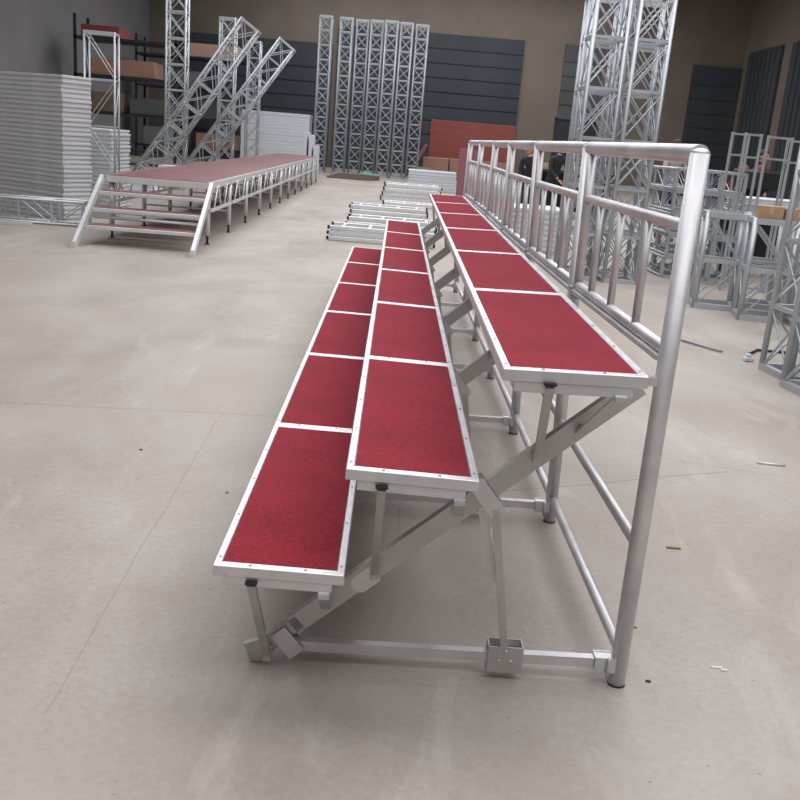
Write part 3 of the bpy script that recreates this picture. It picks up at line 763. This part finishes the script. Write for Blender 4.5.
# ------------------------------------------------------------------ clutter at the right
bench = empty('work_bench', (0, 0, 0), 0, 'long work bench covered with white sheets behind the low truss row', 'bench')
MB().box((5.58, 10.6, .84), (7.6, 11.5, .90), .01).build('bench_top', M['alu_far'], bench)
for x, y in ((5.7, 10.7), (7.5, 10.7), (5.7, 11.4), (7.5, 11.4)): MB().box((x-.03, y-.03, 0), (x+.03, y+.03, .84)).build('leg', M['dark_metal'], bench)
sh = slab(.94, .75, .035).mesh('white_sheet', M['white_cloth'])
for c_ in range(2):
    stack('white_sheet', sh, 5 if c_ == 0 else 4, (5.62+.98*c_, 10.68), .01, .035, lambda i, n_, c_=c_: count_label('white sheet on the work bench, %s pile' % ('left', 'right')[c_], i, n_), 'sheet', 'white sheets on the work bench', .02, z0=.902)
def carton(x, y, z, sx, sy, sz, rz, label):
    o = MB().box((0, 0, 0), (sx, sy, sz), .004).build('cardboard_box', M['cardboard']); o.location = (x, y, z); o.rotation_euler = (0, 0, rz)
    MB().box((sx/2-.02, -.001, sz*.4), (sx/2+.02, sy+.001, sz+.0012)).build('tape', M['ply_edge'], o)['label'] = 'paler packing tape'
    tag(o, label, 'box')
carton(4.49, 7.22, 1.0, .23, .2, .12, -.22, 'long cardboard box lying on top of the low truss row')
carton(4.735, 7.17, 1.0, .12, .2, .11, -.22, 'small cardboard box to the right of the long one on the low trusses')
tag(MB().box((5.45, 6.6, 1.0), (5.52, 6.68, 1.14), .015).build('blue_bottle', M['blue_plastic']), 'small blue container standing on the low trusses at the right edge', 'container')
# dark machines, each with a base, column and head
def machine(x, y, rz, s, label):
    e = empty('machine_tool', (x, y, 0), rz, label, 'machine', 'dark machines at the right wall')
    MB().box((-.5*s, -.4*s, 0), (.5*s, .4*s, .72*s), .03).build('base_cabinet', M['dark_metal'], e)
    MB().box((-.62*s, -.5*s, .74*s), (.62*s, .5*s, .80*s), .01).build('table', M['alu_rack'], e)
    MB().box((-.15*s, .15*s, .80*s), (.2*s, .4*s, 1.5*s), .02).build('column', M['dark_metal'], e)
    MB().box((-.25*s, -.3*s, 1.22*s), (.3*s, .42*s, 1.52*s), .04).build('head', M['dark'], e)
    MB().cyl((0, -.18*s, .95*s), (0, -.18*s, 1.24*s), .05*s, 12).build('spindle', M['steel'], e)
machine(6.5, 12.6, .3, .95, 'dark machine tool behind the work bench, left one')
machine(8.1, 13.2, -.2, 1.05, 'dark machine tool behind the work bench, middle one')
machine(7.6, 9.9, -.4, .95, 'dark machine tool at the right end of the work bench')
machine(9.3, 15.4, 0, 1.15, 'dark machine tool farthest right near the slate wall')
tag(MB().cyl((8.6, 16.4, .0), (9.3, 16.6, 4.4), .045, 10).build('leaning_pole', M['ply_edge']), 'long yellowish pole leaning up towards the roof behind the bench', 'pole')
for i, (a, b, lab) in enumerate((((6.55, 11.6, .0), (7.15, 12.0, 1.52), 'left'), ((6.75, 11.6, 0), (7.22, 12.0, 1.36), 'middle'), ((7.0, 11.62, 0), (7.9, 12.1, 1.62), 'right'))):
    tag(MB().cyl(a, b, .03, 10).build('silver_pipe', M['alu_white']), 'silver pipe leaning behind the work bench, %s one of three' % lab, 'pipe', 'silver pipes leaning behind the bench')
# cartons on a shelf table beyond the persons
sb_ = empty('side_table', (0, 0, 0), 0, 'dark table with small cartons seen through the guard rail', 'table')
MB().box((3.9, 20.2, 1.0), (6.2, 21.0, 1.06)).build('table_top', M['dark_metal'], sb_)
for x in (3.95, 6.1):
    for y in (20.25, 20.9): MB().box((x, y, 0), (x+.06, y+.06, 1.0)).build('leg', M['dark_metal'], sb_)
MB().box((4.0, 20.9, .1), (6.1, 20.94, 1.0)).build('back_panel', M['dark'], sb_)
carton(4.25, 20.3, 1.06, .36, .3, .14, 0, 'small tan carton on the left of the dark table behind the rail')
carton(4.85, 20.3, 1.06, .6, .3, .12, 0, 'wide tan carton in the middle of the dark table behind the rail')

# things lying on the open floor at the right
tag(MB().cyl((3.43, 5.72, .014), (3.66, 5.335, .014), .010, 10).build('grey_rod', M['alu_rack']), 'short grey rod lying on the floor right of the rail', 'rod')
tag(MB().cyl((3.86, 5.30, .012), (4.02, 5.52, .012), .011, 8).cyl((4.02, 5.52, .012), (4.27, 5.50, .012), .011, 8).build('bent_rod', M['dark_metal']), 'dark bent rod on the floor behind the near upright truss', 'rod')
tag(MB().box((3.745, 5.05, 0), (3.815, 5.11, .035), .008).box((3.76, 5.06, .035), (3.80, 5.10, .06), .006).build('white_block', M['white_panel']), 'small white block on the floor left of the near upright truss', 'block')
tag(MB().cyl((4.30, 5.15, 0), (4.30, 5.15, .09), .045, 14).build('red_can', M['red_plastic']), 'small dark red can on the floor behind the near upright truss', 'can')
tag(MB().cyl((2.86, 2.46, .006), (3.0, 2.44, .006), .005, 8).build('metal_offcut', M['alu_white']), 'thin pale metal offcut on the floor at the right', 'offcut')
tag(MB().box((2.055, 1.28, 0), (2.11, 1.293, .006)).build('wood_chip', M['chip']), 'brown wood chip on the floor right of the tall post', 'chip')
tag(MB().box((1.94, .40, 0), (1.975, .41, .003)).box((1.965, .385, 0), (1.985, .395, .004)).build('paper_scrap', M['white_panel']), 'white scrap on the floor near the foot of the first post', 'scrap')
for i, (x, y, lab) in enumerate(((-.186, 1.99, 'dark fleck on the open floor left of the risers'), (.285, 1.54, 'reddish fleck on the floor beside the lowest tier'), (1.72, .30, 'dark fleck on the floor right of the first post foot'), (1.76, .62, 'brown fleck on the floor behind the first post foot'))):
    tag(MB().box((x-.007, y-.004, 0), (x+.007, y+.005, .004)).build('floor_fleck', M['chip' if i % 2 else 'dark']), lab, 'fleck', None)

# ------------------------------------------------------------------ camera
Rm = [[0.9968884150504667, -0.007777959345583542, 0.07844100513498686], [-0.07326226489865433, 0.27579625157384813, 0.9584200896056666], [0.029088287678857763, 0.9611846497766353, -0.27436825719036617]]
cam = bpy.data.cameras.new('camera'); co = bpy.data.objects.new('camera', cam); col.objects.link(co)
mw = Matrix.Identity(4)
for i in range(3): mw[i][0] = Rm[0][i]; mw[i][1] = Rm[1][i]; mw[i][2] = -Rm[2][i]
mw.translation = V((0.8602130112887229, -2.106615410594499, 1.460576503119164)); co.matrix_world = mw
cam.sensor_width = 36; cam.lens = 938.61/800*36; cam.shift_y = .01; cam.clip_end = 200; cam.clip_start = .05
scene.camera = co

w = bpy.data.worlds.new('world'); scene.world = w; w.use_nodes = True
w.node_tree.nodes['Background'].inputs[0].default_value = (.8, .88, 1, 1); w.node_tree.nodes['Background'].inputs[1].default_value = .5
scene.view_settings.view_transform = 'Standard'; scene.view_settings.look = 'None'
scene.view_settings.exposure = 0; scene.view_settings.gamma = 1; scene.view_settings.use_curve_mapping = False
